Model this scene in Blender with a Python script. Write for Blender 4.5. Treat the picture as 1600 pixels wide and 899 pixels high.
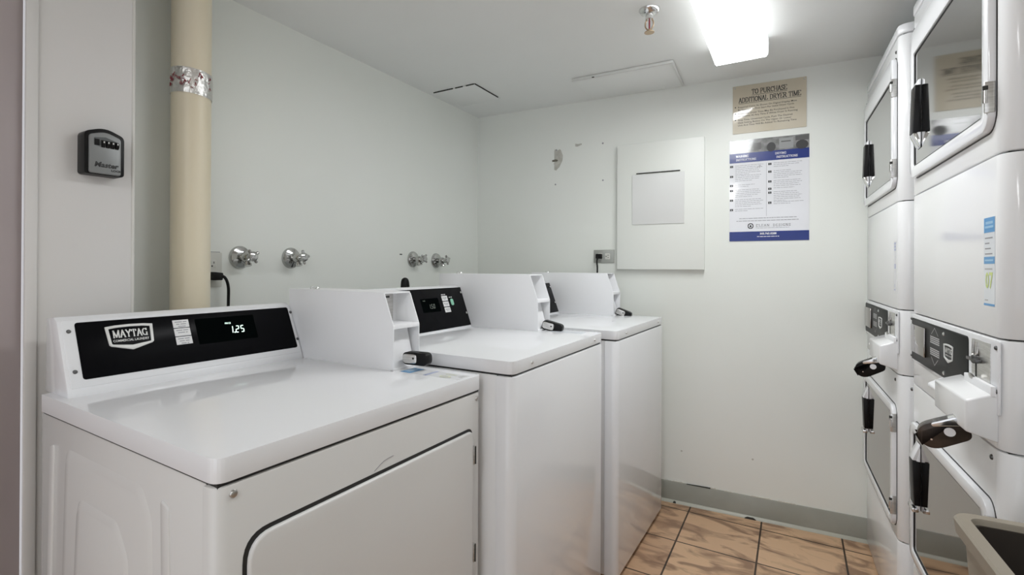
import bpy, bmesh, math, random
from mathutils import Vector, Matrix
random.seed(7)
SC = bpy.context.scene
for o in list(bpy.data.objects): bpy.data.objects.remove(o)
COL = SC.collection
R = math.radians

# ------------------------------------------------------------------ camera
CAM = (1.6462, -2.5901, 1.1774)
FPX, YAW, PIT, ROL, V0, U0 = 785.17, 31.5946, 0.1659, 0.238, -33.49, -41.91
cd = bpy.data.cameras.new('camera'); cam = bpy.data.objects.new('camera', cd); COL.objects.link(cam)
a, b, r = R(YAW), R(PIT), R(ROL)
fwd = Vector((-math.sin(a)*math.cos(b), math.cos(a)*math.cos(b), math.sin(b)))
rt = Vector((math.cos(a), math.sin(a), 0)); up = rt.cross(fwd)
rt2 = rt*math.cos(r)+up*math.sin(r); up2 = -rt*math.sin(r)+up*math.cos(r)
M = Matrix((rt2, up2, -fwd)).transposed().to_4x4(); M.translation = Vector(CAM)
cam.matrix_world = M
cd.sensor_width = 36; cd.lens = FPX/1600*36; cd.clip_start = .02
cd.shift_x = -U0/1600; cd.shift_y = V0/1600
SC.camera = cam

# ------------------------------------------------------------------ light and exposure
W = bpy.data.worlds.new('world'); SC.world = W; W.use_nodes = True
W.node_tree.nodes['Background'].inputs[0].default_value = (.9, .93, 1, 1)
W.node_tree.nodes['Background'].inputs[1].default_value = .8
SC.view_settings.view_transform = 'Standard'; SC.view_settings.look = 'None'
SC.view_settings.gamma = 1; SC.view_settings.use_curve_mapping = False
SC.view_settings.exposure = 0.76
LAMP = 10.0            # radiance of the ceiling fixture in view
LAMP_FILL = 9.5           # radiance of the fill fixture added behind the camera
H = 2.0927            # ceiling height

# ------------------------------------------------------------------ materials
def mat(name, col, rough=.5, metal=0, coat=0, emit=None, es=0, spec=.5):
    m = bpy.data.materials.new(name); m.use_nodes = True
    p = m.node_tree.nodes['Principled BSDF']
    p.inputs['Base Color'].default_value = (*col, 1); p.inputs['Roughness'].default_value = rough
    p.inputs['Metallic'].default_value = metal; p.inputs['Coat Weight'].default_value = coat
    p.inputs['Specular IOR Level'].default_value = spec
    if emit: p.inputs['Emission Color'].default_value = (*emit, 1); p.inputs['Emission Strength'].default_value = es
    return m
def nodes(m): return m.node_tree.nodes, m.node_tree.links, m.node_tree.nodes['Principled BSDF']
def noise_col(m, c1, c2, scale=3, detail=4, lo=.35, hi=.65, stretch=(1, 1, 1)):
    n, l, p = nodes(m)
    tc = n.new('ShaderNodeTexCoord'); mp = n.new('ShaderNodeMapping'); mp.inputs['Scale'].default_value = stretch
    nz = n.new('ShaderNodeTexNoise'); nz.inputs['Scale'].default_value = scale; nz.inputs['Detail'].default_value = detail
    cr = n.new('ShaderNodeValToRGB'); cr.color_ramp.elements[0].position = lo; cr.color_ramp.elements[1].position = hi
    cr.color_ramp.elements[0].color = (*c1, 1); cr.color_ramp.elements[1].color = (*c2, 1)
    l.new(tc.outputs['Object'], mp.inputs[0]); l.new(mp.outputs[0], nz.inputs['Vector'])
    l.new(nz.outputs['Fac'], cr.inputs[0]); l.new(cr.outputs[0], p.inputs['Base Color'])
def bump(m, scale=60, strength=.1, dist=.002, detail=3):
    n, l, p = nodes(m)
    tc = n.new('ShaderNodeTexCoord'); nz = n.new('ShaderNodeTexNoise'); nz.inputs['Scale'].default_value = scale
    nz.inputs['Detail'].default_value = detail
    b = n.new('ShaderNodeBump'); b.inputs['Strength'].default_value = strength; b.inputs['Distance'].default_value = dist
    l.new(tc.outputs['Object'], nz.inputs['Vector']); l.new(nz.outputs['Fac'], b.inputs['Height']); l.new(b.outputs[0], p.inputs['Normal'])

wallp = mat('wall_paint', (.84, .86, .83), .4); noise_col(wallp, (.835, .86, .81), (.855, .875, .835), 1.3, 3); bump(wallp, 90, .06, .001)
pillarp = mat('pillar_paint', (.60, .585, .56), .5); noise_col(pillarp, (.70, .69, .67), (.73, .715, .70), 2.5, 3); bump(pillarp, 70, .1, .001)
ceilp = mat('ceiling_paint', (.66, .67, .65), .6); noise_col(ceilp, (.86, .875, .86), (.88, .895, .88), 2, 3); bump(ceilp, 25, .08, .003)
mauve = mat('mauve_grey', (.42, .36, .36), .45)  # mauve grey over the whole door, slightly mottled
noise_col(mauve, (.40, .345, .345), (.44, .385, .385), 2, 3)
enamel = mat('white_enamel', (.85, .86, .88), .10, coat=.25); bump(enamel, 14, .02, .001)
dryer_e = mat('dull_white_enamel', (.70, .695, .68), .22); bump(dryer_e, 10, .03, .001)  # greyer white on the dryer's cabinet, front and door
enamel_m = mat('white_enamel_front', (.88, .885, .89), .12); bump(enamel_m, 10, .03, .001)
powder = mat('white_powder_coat', (.92, .925, .94), .42); bump(powder, 400, .05, .0005)
gap_black = mat('black_gap_and_seal', (.015, .015, .015), .5); bump(gap_black, 50, .05)  # black for the shaded gaps between parts and for the glass seals
blackp = mat('black_control_panel', (.005, .005, .006), .22, spec=.04); bump(blackp, 5, .01)
charp = mat('charcoal_control_panel', (.014, .015, .0145), .35, spec=.06); bump(charp, 5, .01)
screen_m = mat('dark_display_window', (.002, .003, .003), .22, spec=.0)
seg_m = mat('lit_digit', (.5, .7, .6), .4, emit=(.75, 1, .88), es=1.1)
dim_m = mat('dim_digit', (.12, .13, .12), .4, emit=(.5, .6, .5), es=.08)
badge_m = mat('badge_white', (.72, .72, .70), .3); bump(badge_m, 80, .03)
key_m = mat('button_white', (.72, .72, .72), .4)
green_m = mat('start_button_green', (.25, .55, .40), .35)
ink = mat('black_ink', (.03, .03, .03), .5)
greyink = mat('grey_ink', (.30, .30, .32), .5)
dimink = mat('pale_grey_ink', (.50, .50, .50), .5)
chrome = mat('chrome', (.75, .75, .74), .12, 1); bump(chrome, 30, .06, .002)
fchrome = mat('darkened_chrome', (.50, .50, .49), .10, 1); bump(fchrome, 30, .06, .002)  # darker base stands in for dark reflections on the faucets
steel = mat('brushed_steel', (.62, .61, .59), .3, 1); noise_col(steel, (.55, .54, .52), (.68, .67, .65), 30, 4, stretch=(1, 1, 12))
darksteel = mat('dark_steel', (.12, .12, .12), .35, 1)
rubber = mat('black_rubber', (.006, .006, .006), .35, spec=.2); bump(rubber, 60, .1)
bronze = mat('dark_bronze', (.045, .033, .025), .25, .3); noise_col(bronze, (.035, .026, .02), (.07, .052, .04), 25, 4)
mirror = mat('mirror_glass', (.50, .50, .50), .06, 1); bump(mirror, 3, .015, .004)
mirror_d = mat('tinted_mirror_glass', (.36, .335, .315), .045, 1); bump(mirror_d, 3, .012, .004)
pvc = mat('cream_pipe_plastic', (.66, .58, .44), .35); noise_col(pvc, (.84, .75, .56), (.88, .81, .65), 9, 4, stretch=(1, 1, .12))
foil = mat('foil_tape', (.80, .79, .77), .28, 1); bump(foil, 45, .9, .006, 5)
redink = mat('red_print', (.30, .03, .05), .4)
vinyl = mat('grey_vinyl_baseboard', (.33, .335, .29), .4); noise_col(vinyl, (.31, .315, .27), (.36, .365, .32), 6, 4)
caulk = mat('old_caulk', (.66, .64, .57), .6)
plaster = mat('bare_plaster', (.55, .54, .49), .8); noise_col(plaster, (.48, .47, .42), (.60, .59, .54), 40, 4)
darkhole = mat('dark_hole', (.04, .04, .035), .9)
platem = mat('outlet_plastic', (.68, .68, .63), .4)
platesteel = mat('outlet_steel', (.40, .41, .38), .4, .6)
bin_m = mat('taupe_bin_plastic', (.34, .30, .24), .5); bump(bin_m, 200, .12, .001)
bag_m = mat('black_bag_plastic', (.006, .006, .006), .25); bump(bag_m, 12, .7, .02)
signm = mat('aged_cream_sign', (.66, .59, .46), .12, coat=.6); noise_col(signm, (.64, .57, .44), (.69, .63, .50), 3, 3)
posterw = mat('glossy_white_poster', (.80, .81, .84), .1, coat=.4)
blue = mat('poster_blue', (.008, .028, .20), .25, coat=.15)
photo1 = mat('poster_photo_mid_grey', (.22, .225, .22), .12, coat=.5); noise_col(photo1, (.13, .135, .13), (.33, .33, .33), 22, 4)
photo2 = mat('poster_photo_dark_grey', (.13, .13, .13), .12, coat=.5)
photo3 = mat('poster_photo_light_grey', (.34, .35, .35), .12, coat=.5)
stk_blue = mat('sticker_blue', (.06, .30, .62), .3)
stk_lb = mat('sticker_light_blue', (.30, .55, .78), .3)
stk_w = mat('sticker_white', (.74, .77, .80), .3)
stk_g = mat('sticker_lime', (.62, .74, .22), .3)
stk_b = mat('sticker_faded_blue', (.40, .44, .62), .3)
lockg = mat('lockbox_grey', (.26, .27, .27), .38, .3); bump(lockg, 80, .03)
brass = mat('brass', (.50, .38, .26), .3, 1); bump(brass, 60, .05)
woodin = mat('old_wood', (.25, .12, .06), .6)
diff = bpy.data.materials.new('fixture_diffuser'); diff.use_nodes = True
n_, l_, p_ = nodes(diff)
p_.inputs['Base Color'].default_value = (.85, .86, .86, 1); p_.inputs['Roughness'].default_value = .3
p_.inputs['Emission Color'].default_value = (.97, .99, 1, 1); p_.inputs['Emission Strength'].default_value = LAMP
bump(diff, 40, .05)
diff2 = diff.copy(); diff2.node_tree.nodes['Principled BSDF'].inputs['Emission Strength'].default_value = LAMP_FILL

# floor tiles: 305 mm squares, dirty joints
tile = mat('terracotta_tile', (.5, .35, .22), .34)
n, l, p = nodes(tile)
tc = n.new('ShaderNodeTexCoord'); mp = n.new('ShaderNodeMapping')
mp.inputs['Location'].default_value = (-1.213/.3065, .306/.3065, 0); mp.inputs['Scale'].default_value = (1/.3065,)*3
bk = n.new('ShaderNodeTexBrick'); bk.offset = 0; bk.squash = 1
for k, v in {'Scale': 1, 'Mortar Size': .012, 'Mortar Smooth': .1, 'Bias': 0, 'Brick Width': 1, 'Row Height': 1}.items(): bk.inputs[k].default_value = v
bk.inputs['Color1'].default_value = (.68, .47, .30, 1); bk.inputs['Color2'].default_value = (.50, .325, .215, 1); bk.inputs['Mortar'].default_value = (.07, .045, .03, 1)
l.new(tc.outputs['Object'], mp.inputs[0]); l.new(mp.outputs[0], bk.inputs['Vector'])
nz = n.new('ShaderNodeTexNoise'); nz.inputs['Scale'].default_value = 7; nz.inputs['Detail'].default_value = 8; nz.inputs['Distortion'].default_value = 1.2
mp2 = n.new('ShaderNodeMapping'); mp2.inputs['Scale'].default_value = (.8, 1.8, 1); mp2.inputs['Rotation'].default_value = (0, 0, .5)
l.new(tc.outputs['Object'], mp2.inputs[0]); l.new(mp2.outputs[0], nz.inputs['Vector'])
cr = n.new('ShaderNodeValToRGB'); e = cr.color_ramp.elements
e[0].position = .38; e[0].color = (.42, .345, .32, 1); e[1].position = .55; e[1].color = (1.05, 1, .95, 1)
mx = n.new('ShaderNodeMixRGB'); mx.blend_type = 'MULTIPLY'; mx.inputs[0].default_value = .85
l.new(nz.outputs['Fac'], cr.inputs[0]); l.new(bk.outputs['Color'], mx.inputs[1]); l.new(cr.outputs[0], mx.inputs[2]); l.new(mx.outputs[0], p.inputs['Base Color'])
bp = n.new('ShaderNodeBump'); bp.inputs['Strength'].default_value = .5; bp.inputs['Distance'].default_value = .002; bp.invert = True
l.new(bk.outputs['Fac'], bp.inputs['Height']); l.new(bp.outputs[0], p.inputs['Normal'])

# ------------------------------------------------------------------ mesh helpers
class MB:
    def __init__(s): s.bm = bmesh.new()
    def _add(s, bm, bev=0, seg=2, edges=None):
        bmesh.ops.recalc_face_normals(bm, faces=bm.faces[:])
        if bev > 0:
            es = [e for e in bm.edges if edges is None or edges(e)]
            bmesh.ops.bevel(bm, geom=es, offset=bev, segments=seg, profile=.5, affect='EDGES', clamp_overlap=True)
        me = bpy.data.meshes.new('t'); bm.to_mesh(me); bm.free(); s.bm.from_mesh(me); bpy.data.meshes.remove(me)
        return s
    def box(s, lo, hi, bev=0, seg=2):
        bm = bmesh.new(); bmesh.ops.create_cube(bm, size=1)
        for v in bm.verts: v.co = Vector([lo[i]+(v.co[i]+.5)*(hi[i]-lo[i]) for i in range(3)])
        return s._add(bm, bev, seg)
    def prism(s, poly, axis, a, b, bev=0, seg=2, edges=None):
        bm = bmesh.new()
        def co(p, t): return {'x': (t, p[0], p[1]), 'y': (p[0], t, p[1]), 'z': (p[0], p[1], t)}[axis]
        A = [bm.verts.new(co(p, a)) for p in poly]; B = [bm.verts.new(co(p, b)) for p in poly]
        bm.faces.new(A); bm.faces.new(B[::-1]); k = len(poly)
        for i in range(k): bm.faces.new((A[i], A[(i+1) % k], B[(i+1) % k], B[i]))
        return s._add(bm, bev, seg, edges)
    def panel(s, poly, axis, a, b, bev=0, seg=2):
        """prism with only the rim at b softened"""
        ix = 'xyz'.index(axis)
        return s.prism(poly, axis, a, b, bev, seg, lambda e: all(abs(v.co[ix]-b) < 1e-7 for v in e.verts))
    def ring(s, outer, inner, axis, a, b, bev=0):
        bm = bmesh.new()
        def co(p, t): return {'x': (t, p[0], p[1]), 'y': (p[0], t, p[1]), 'z': (p[0], p[1], t)}[axis]
        L = [[bm.verts.new(co(p, t)) for p in P] for P in (outer, inner) for t in (a, b)]
        k = len(outer); oa, ob, ia, ib = L
        for i in range(k):
            j = (i+1) % k
            for q in ((oa[i], oa[j], ob[j], ob[i]), (ia[i], ia[j], ib[j], ib[i]), (ob[i], ob[j], ib[j], ib[i]), (oa[i], oa[j], ia[j], ia[i])): bm.faces.new(q)
        ix = 'xyz'.index(axis)
        return s._add(bm, bev, 2, lambda e: all(abs(v.co[ix]-b) < 1e-7 for v in e.verts) and not ((e.verts[0] in ob) ^ (e.verts[1] in ob)))
    def cyl(s, p0, p1, r0, r1=None, seg=24, bev=0):
        r1 = r0 if r1 is None else r1
        p0, p1 = Vector(p0), Vector(p1); d = p1-p0
        bm = bmesh.new(); bmesh.ops.create_cone(bm, cap_ends=True, segments=seg, radius1=r0, radius2=r1, depth=d.length)
        q = d.to_track_quat('Z', 'Y').to_matrix().to_4x4(); q.translation = (p0+p1)/2
        bmesh.ops.transform(bm, matrix=q, verts=bm.verts[:])
        return s._add(bm, bev, 2, lambda e: len(e.link_faces) == 2 and max(len(f.verts) for f in e.link_faces) > 4)
    def lathe(s, prof, origin, axis=(0, 0, 1), seg=28):
        bm = bmesh.new(); rings = []
        q = Vector(axis).to_track_quat('Z', 'Y').to_matrix().to_4x4(); q.translation = Vector(origin)
        for rr_, z in prof:
            rings.append([bm.verts.new((max(rr_, 1e-5)*math.cos(2*math.pi*i/seg), max(rr_, 1e-5)*math.sin(2*math.pi*i/seg), z)) for i in range(seg)])
        for k in range(len(prof)-1):
            for i in range(seg): bm.faces.new((rings[k][i], rings[k][(i+1) % seg], rings[k+1][(i+1) % seg], rings[k+1][i]))
        bm.faces.new(rings[0][::-1]); bm.faces.new(rings[-1])
        bmesh.ops.transform(bm, matrix=q, verts=bm.verts[:])
        return s._add(bm)
    def tube(s, pts, r, seg=10, sub=6):
        P = [Vector(p) for p in pts]; Q = []
        for i in range(len(P)-1):
            a_, b_, c_, d_ = P[max(i-1, 0)], P[i], P[i+1], P[min(i+2, len(P)-1)]
            for k in range(sub):
                t = k/sub
                Q.append(.5*((2*b_)+(c_-a_)*t+(2*a_-5*b_+4*c_-d_)*t*t+(3*b_-a_-3*c_+d_)*t**3))
        Q.append(P[-1]); bm = bmesh.new(); rings = []; upv = Vector((.31, .2, .93))
        for i, c in enumerate(Q):
            t = (Q[min(i+1, len(Q)-1)]-Q[max(i-1, 0)]).normalized(); x = t.cross(upv).normalized(); y = t.cross(x)
            rings.append([bm.verts.new(c+r*(x*math.cos(2*math.pi*j/seg)+y*math.sin(2*math.pi*j/seg))) for j in range(seg)])
        for k in range(len(Q)-1):
            for i in range(seg): bm.faces.new((rings[k][i], rings[k][(i+1) % seg], rings[k+1][(i+1) % seg], rings[k+1][i]))
        bm.faces.new(rings[0][::-1]); bm.faces.new(rings[-1])
        return s._add(bm)
    def build(s, name, m, parent=None, matrix=None, smooth=True, ang=38):
        me = bpy.data.meshes.new(name); s.bm.to_mesh(me); s.bm.free()
        if smooth:
            for f in me.polygons: f.use_smooth = True
            me.set_sharp_from_angle(angle=R(ang))
        me.materials.append(m)
        o = bpy.data.objects.new(name, me); COL.objects.link(o)
        if parent: o.parent = parent
        if matrix is not None: o.matrix_local = matrix
        return o
def rr(x0, y0, x1, y1, rad, seg=6):
    """rounded rectangle; rad one number or four (bl, br, tr, tl)"""
    if not isinstance(rad, (tuple, list)): rad = (rad,)*4
    pts = []
    for (cx, cy, a0), q in zip(((x0, y0, 180), (x1, y0, 270), (x1, y1, 0), (x0, y1, 90)), rad):
        sx = 1 if cx == x0 else -1; sy = 1 if cy == y0 else -1
        for i in range(seg+1):
            t = R(a0+90*i/seg); pts.append((cx+sx*q+q*math.cos(t), cy+sy*q+q*math.sin(t)))
    return pts
def roundpoly(P, rad, seg=5):
    out = []; k = len(P)
    for i in range(k):
        p = Vector(P[i]); a_ = (Vector(P[i-1])-p); b_ = (Vector(P[(i+1) % k])-p)
        q = rad[i] if isinstance(rad, (list, tuple)) else rad
        ha = a_.angle(b_)/2; d = q/math.tan(ha) if q else 0
        A = p+a_.normalized()*d; B = p+b_.normalized()*d
        if not q: out.append(tuple(p)); continue
        for j in range(seg+1):
            t = j/seg; out.append(tuple((1-t)**2*A+2*t*(1-t)*p+t*t*B))
    return out
def thing(name, label, cat, loc=(0, 0, 0), rz=0, group=None):
    o = bpy.data.objects.new(name, None); COL.objects.link(o); o.location = loc; o.rotation_euler = (0, 0, rz)
    o.empty_display_size = .05
    o['label'] = label; o['category'] = cat
    if group: o['group'] = group
    return o
def tag(o, label, cat, group=None):
    o['label'] = label; o['category'] = cat
    if group: o['group'] = group
    return o
def struct(name, mb, m, parent=None):
    o = mb.build(name, m, parent)
    if not parent: o['kind'] = 'structure'
    return o
def basis(right, upv, origin):
    x = Vector(right).normalized(); y = Vector(upv).normalized(); z = x.cross(y)
    m = Matrix((x, y, z)).transposed().to_4x4(); m.translation = Vector(origin); return m
def text_bm(s, size, align='LEFT', bold=0, sx=1):
    cu = bpy.data.curves.new('t', 'FONT'); cu.body = s; cu.size = size; cu.align_x = align; cu.offset = bold; cu.resolution_u = 2
    cu.space_line = .95
    o = bpy.data.objects.new('t', cu); COL.objects.link(o)
    bpy.context.view_layer.update()
    me = bpy.data.meshes.new_from_object(o.evaluated_get(bpy.context.evaluated_depsgraph_get()))
    mb = MB(); mb.bm.from_mesh(me)
    for v in mb.bm.verts: v.co.x *= sx
    bpy.data.objects.remove(o); bpy.data.curves.remove(cu); bpy.data.meshes.remove(me)
    return mb
def add_text(mb, s, size, x, y, align='LEFT', bold=0, sx=1):
    t = text_bm(s, size, align, bold, sx)
    for v in t.bm.verts: v.co += Vector((x, y, 0))
    me = bpy.data.meshes.new('t'); t.bm.to_mesh(me); t.bm.free(); mb.bm.from_mesh(me); bpy.data.meshes.remove(me)
def quad(mb, x0, y0, x1, y1, z=0):
    b_ = mb.bm; b_.faces.new([b_.verts.new(c) for c in ((x0, y0, z), (x1, y0, z), (x1, y1, z), (x0, y1, z))])
def polyf(mb, pts, z=0):
    b_ = mb.bm; b_.faces.new([b_.verts.new((p[0], p[1], z)) for p in pts])
def stroke(mb, pts, w0, w1=None):
    """thick polyline; thin in y when w1 given (pen contrast)"""
    w1 = w0 if w1 is None else w1
    for (x0, y0), (x1, y1) in zip(pts, pts[1:]):
        dx, dy = x1-x0, y1-y0; L = math.hypot(dx, dy)
        if L < 1e-9: continue
        w = (w0*abs(dy)+w1*abs(dx))/L; nx, ny = -dy/L*w/2, dx/L*w/2; ex, ey = dx/L*w*.25, dy/L*w*.25
        polyf(mb, [(x0+nx-ex, y0+ny-ey), (x0-nx-ex, y0-ny-ey), (x1-nx+ex, y1-ny+ey), (x1+nx+ex, y1+ny+ey)])
def arc(cx, cy, rx, ry, a0, a1, k=10): return [(cx+rx*math.cos(R(a0+(a1-a0)*i/k)), cy+ry*math.sin(R(a0+(a1-a0)*i/k))) for i in range(k+1)]
SERIF = {  # width, strokes, serif points, all on a unit height
 'A': (.80, [[(.10, 0), (.40, 1)], [(.40, 1), (.70, 0)], [(.22, .34), (.58, .34)]], [(.10, 0), (.70, 0)]),
 'C': (.76, [arc(.40, .5, .32, .46, 45, 315), [(.66, .98), (.66, .72)]], []),
 'D': (.82, [[(.14, 0), (.14, 1)], [(.14, .97), (.34, .97)]+arc(.34, .5, .36, .47, 90, -90)+[(.14, .03)]], [(.14, 0), (.14, 1)]),
 'E': (.70, [[(.14, 0), (.14, 1)], [(.14, .97), (.60, .97), (.60, .78)], [(.14, .5), (.46, .5)], [(.14, .03), (.62, .03), (.62, .24)]], [(.14, 0), (.14, 1)]),
 'G': (.80, [arc(.40, .5, .32, .46, 45, 330), [(.68, 0), (.68, .42)], [(.66, .98), (.66, .74)]], [(.66, .42)]),
 'H': (.84, [[(.14, 0), (.14, 1)], [(.70, 0), (.70, 1)], [(.14, .5), (.70, .5)]], [(.14, 0), (.14, 1), (.70, 0), (.70, 1)]),
 'I': (.34, [[(.17, 0), (.17, 1)]], [(.17, 0), (.17, 1)]),
 'L': (.68, [[(.14, 0), (.14, 1)], [(.14, .03), (.60, .03), (.60, .26)]], [(.14, 0), (.14, 1)]),
 'M': (1.0, [[(.14, 0), (.14, 1)], [(.14, 1), (.50, .05)], [(.50, .05), (.86, 1)], [(.86, 1), (.86, 0)]], [(.14, 0), (.14, 1), (.86, 0), (.86, 1)]),
 'N': (.84, [[(.14, 0), (.14, 1)], [(.14, 1), (.70, 0)], [(.70, 0), (.70, 1)]], [(.14, 0), (.14, 1), (.70, 1)]),
 'O': (.82, [arc(.41, .5, .33, .46, 0, 360, 18)], []),
 'P': (.70, [[(.14, 0), (.14, 1)], [(.14, .97), (.36, .97)]+arc(.36, .73, .24, .24, 90, -90)+[(.14, .49)]], [(.14, 0), (.14, 1)]),
 'R': (.80, [[(.14, 0), (.14, 1)], [(.14, .97), (.36, .97)]+arc(.36, .74, .24, .23, 90, -90)+[(.14, .51)], [(.38, .5), (.70, 0)]], [(.14, 0), (.14, 1), (.70, 0)]),
 'S': (.64, [arc(.32, .74, .22, .22, 40, 250, 8)+arc(.32, .26, .24, .24, 80, -150, 8), [(.54, .98), (.54, .76)], [(.09, .02), (.09, .26)]], []),
 'T': (.76, [[(.38, 0), (.38, 1)], [(.08, .76), (.08, .97), (.68, .97), (.68, .76)]], [(.38, 0)]),
 'U': (.84, [[(.14, 1), (.14, .36)]+arc(.42, .34, .28, .31, 180, 360)+[(.70, 1)]], [(.14, 1), (.70, 1)]),
 'W': (1.1, [[(.10, 1), (.34, 0)], [(.34, 0), (.56, .95)], [(.56, .95), (.78, 0)], [(.78, 0), (1.0, 1)]], [(.10, 1), (.56, 1), (1.0, 1)]),
 'Y': (.80, [[(.10, 1), (.40, .48)], [(.40, 0), (.40, .48)], [(.40, .48), (.70, 1)]], [(.10, 1), (.70, 1), (.40, 0)]),
 ' ': (.42, [], [])}
def serif_text(mb, s, h, cx, y, sx=1, track=.02, w0=.17, w1=.07):
    tot = sum(SERIF[c][0] for c in s)+track*(len(s)-1); x = cx-tot*h*sx/2
    for c in s:
        wd, st, se = SERIF[c]
        for pl in st: stroke(mb, [(x+px*h*sx, y+py*h) for px, py in pl], w0*h*sx, w1*h)
        for px, py in se:
            yy = y+py*h-(.06*h if py >= .5 else 0); quad(mb, x+(px-.13)*h*sx, yy, x+(px+.13)*h*sx, yy+.06*h)
        x += (wd+track)*h*sx
    return tot*h*sx
SEG7 = {'0': 'abcdef', '1': 'bc', '2': 'abged', '5': 'afgcd'}
def seg7(mb, s, h, x, y):
    w = h*.5; t = h*.11; sl = .12
    for c in s:
        if c == '.': quad(mb, x-w*.15, y, x-w*.15+t*1.4, y+t*1.4); x += w*.25; continue
        S = {'a': (t, h-t, w-t, h), 'g': (t, h/2-t/2, w-t, h/2+t/2), 'd': (t, 0, w-t, t), 'b': (w-t, h/2+t*.2, w, h-t*.4), 'c': (w-t, t*.4, w, h/2-t*.2), 'f': (0, h/2+t*.2, t, h-t*.4), 'e': (0, t*.4, t, h/2-t*.2)}
        for k in SEG7[c]:
            x0, y0, x1, y1 = S[k]; polyf(mb, [(x+x0+sl*y0, y+y0), (x+x1+sl*y0, y+y0), (x+x1+sl*y1, y+y1), (x+x0+sl*y1, y+y1)])
        x += w*1.45
def bars(mb, x0, x1, y, h, seed=0):
    """an illegible printed line: word-long dashes"""
    rnd = random.Random(seed); x = x0
    while x < x1-.002:
        w = rnd.uniform(.006, .02); e_ = min(x+w, x1); quad(mb, x, y, e_, y+h); x = e_+.0022

# ================================================================== SETTING
BK = .0645                                        # the end wall is not quite square to the side wall
def bw(x): return BK*x
struct('floor', MB().box((-.35, -4.6, -.06), (2.9, .3, 0)), tile)
cl = struct('ceiling', MB().box((-.35, -4.6, H), (2.9, .3, H+.06)), ceilp)
wl = struct('wall_left', MB().box((-.12, -2.0, 0), (0, .0, H)), wallp)
wb = struct('wall_back', MB().prism([(-.12, bw(-.12)), (2.86, bw(2.86)), (2.86, bw(2.86)+.1), (-.12, bw(-.12)+.1)], 'z', 0, H), wallp)
struct('wall_right', MB().box((2.74, -4.5, 0), (2.86, bw(2.74), H)), wallp)
# the wall behind the camera, its wide opening added to let world fill light in
struct('wall_front', MB().box((.05, -4.56, 0), (.45, -4.46, H)).box((2.35, -4.56, 0), (2.86, -4.46, H)).box((.45, -4.56, 2.04), (2.35, -4.46, H)), wallp)
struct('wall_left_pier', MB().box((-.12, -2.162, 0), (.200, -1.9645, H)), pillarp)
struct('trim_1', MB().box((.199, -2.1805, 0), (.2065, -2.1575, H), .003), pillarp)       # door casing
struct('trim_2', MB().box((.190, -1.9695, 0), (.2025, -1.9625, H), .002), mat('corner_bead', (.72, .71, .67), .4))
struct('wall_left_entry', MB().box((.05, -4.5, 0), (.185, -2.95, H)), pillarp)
dr = struct('door_1', MB().box((.15, -2.95, .005), (.192, -2.181, H-.002), .002), mauve)
# wall marks, children of the walls they belong to
m = MB(); pts = []
rnd = random.Random(3)
for i in range(22):
    t = 2*math.pi*i/22; q = 1+.14*rnd.uniform(-1, 1)
    pts.append((.508+.034*q*math.cos(t)-(.012 if math.sin(t) < -.4 else 0), 1.79+.058*q*math.sin(t)))
def onwall(px, pz, d=0): return (px, bw(px)-d, pz)
bmw = Matrix.Identity(4)
m.prism(pts, 'y', -.0012, 0); ob = m.build('plaster_patch', plaster, wb, Matrix.Translation((0, bw(.508), 0)) @ Matrix.Identity(4))
ob.rotation_euler = (0, 0, 0)
MB().prism(roundpoly([(.478, 1.777), (.508, 1.777), (.512, 1.785), (.498, 1.79), (.476, 1.787)], .002), 'y', -.0022, -.0005).build('plaster_gouge', mat('gouge', (.16, .15, .12), .9), wb, Matrix.Translation((0, bw(.5), 0)))
MB().prism(roundpoly([(.484, 1.762), (.502, 1.766), (.500, 1.772), (.487, 1.768)], .002), 'y', -.0022, -.0005).build('plaster_gouge', plaster, wb, Matrix.Translation((0, bw(.5), 0)))
MB().prism(roundpoly([(.606, 1.852), (.622, 1.848), (.65, 1.856), (.648, 1.864), (.628, 1.862), (.61, 1.866)], .004), 'y', -.0012, 0).build('plaster_patch', plaster, wb, Matrix.Translation((0, bw(.63), 0)))
for x, z in ((.765, 1.851), (.766, 1.651), (.497, 1.648), (.502, 1.842), (1.167, .262), (1.481, .277)):
    MB().cyl(onwall(x, z, .0012), onwall(x, z, -.001), .0045, seg=10).build('nail_hole', greyink if z > 1 else plaster, wb)
MB().box((-.0005, -.713, 1.238), (.0015, -.697, 1.243)).build('nail_hole', darkhole, wl)
# vinyl cove base with its toe and peeling top
bb = struct('baseboard_back', MB().prism([(-.0, -.001), (-.006, -.001), (-.006, .098), (-.003, .103), (-.0, .103)], 'x', 0, 1, 0), vinyl)
bb.data.transform(Matrix(((2.74, 0, 0, 0), (2.74*BK, 1, 0, 0), (0, 0, 1, 0), (0, 0, 0, 1))))
m = MB(); m.prism([(-.004, 0), (-.019, 0), (-.017, .005), (-.006, .012)], 'x', 0, 1)
tb = m.build('cove_toe', mat('cove_toe_vinyl', (.45, .45, .38), .35), bb); tb.data.transform(Matrix(((2.74, 0, 0, 0), (2.74*BK, 1, 0, 0), (0, 0, 1, 0), (0, 0, 0, 1))))
m = MB()
for x0, x1, z, h in ((1.12, 1.18, .103, .004), (1.29, 1.33, .103, .006), (1.36, 1.40, .103, .003), (1.47, 1.56, .103, .005), (1.58, 1.66, .103, .004)):
    m.prism([(x0, z), (x1, z), (x1-.01, z+h), ((x0+x1)/2, z+h*.6), (x0+.008, z+h)], 'y', -.004, 0)
cb = m.build('peeling_caulk', caulk, bb); cb.data.transform(Matrix(((1, 0, 0, 0), (BK, 1, 0, 0), (0, 0, 1, 0), (0, 0, 0, 1))))
cb2 = MB().prism([(1.19, .1015), (1.30, .1015), (1.30, .107), (1.24, .106), (1.195, .1045)], 'y', -.0066, -.004).build('open_gap', darkhole, bb)
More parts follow.
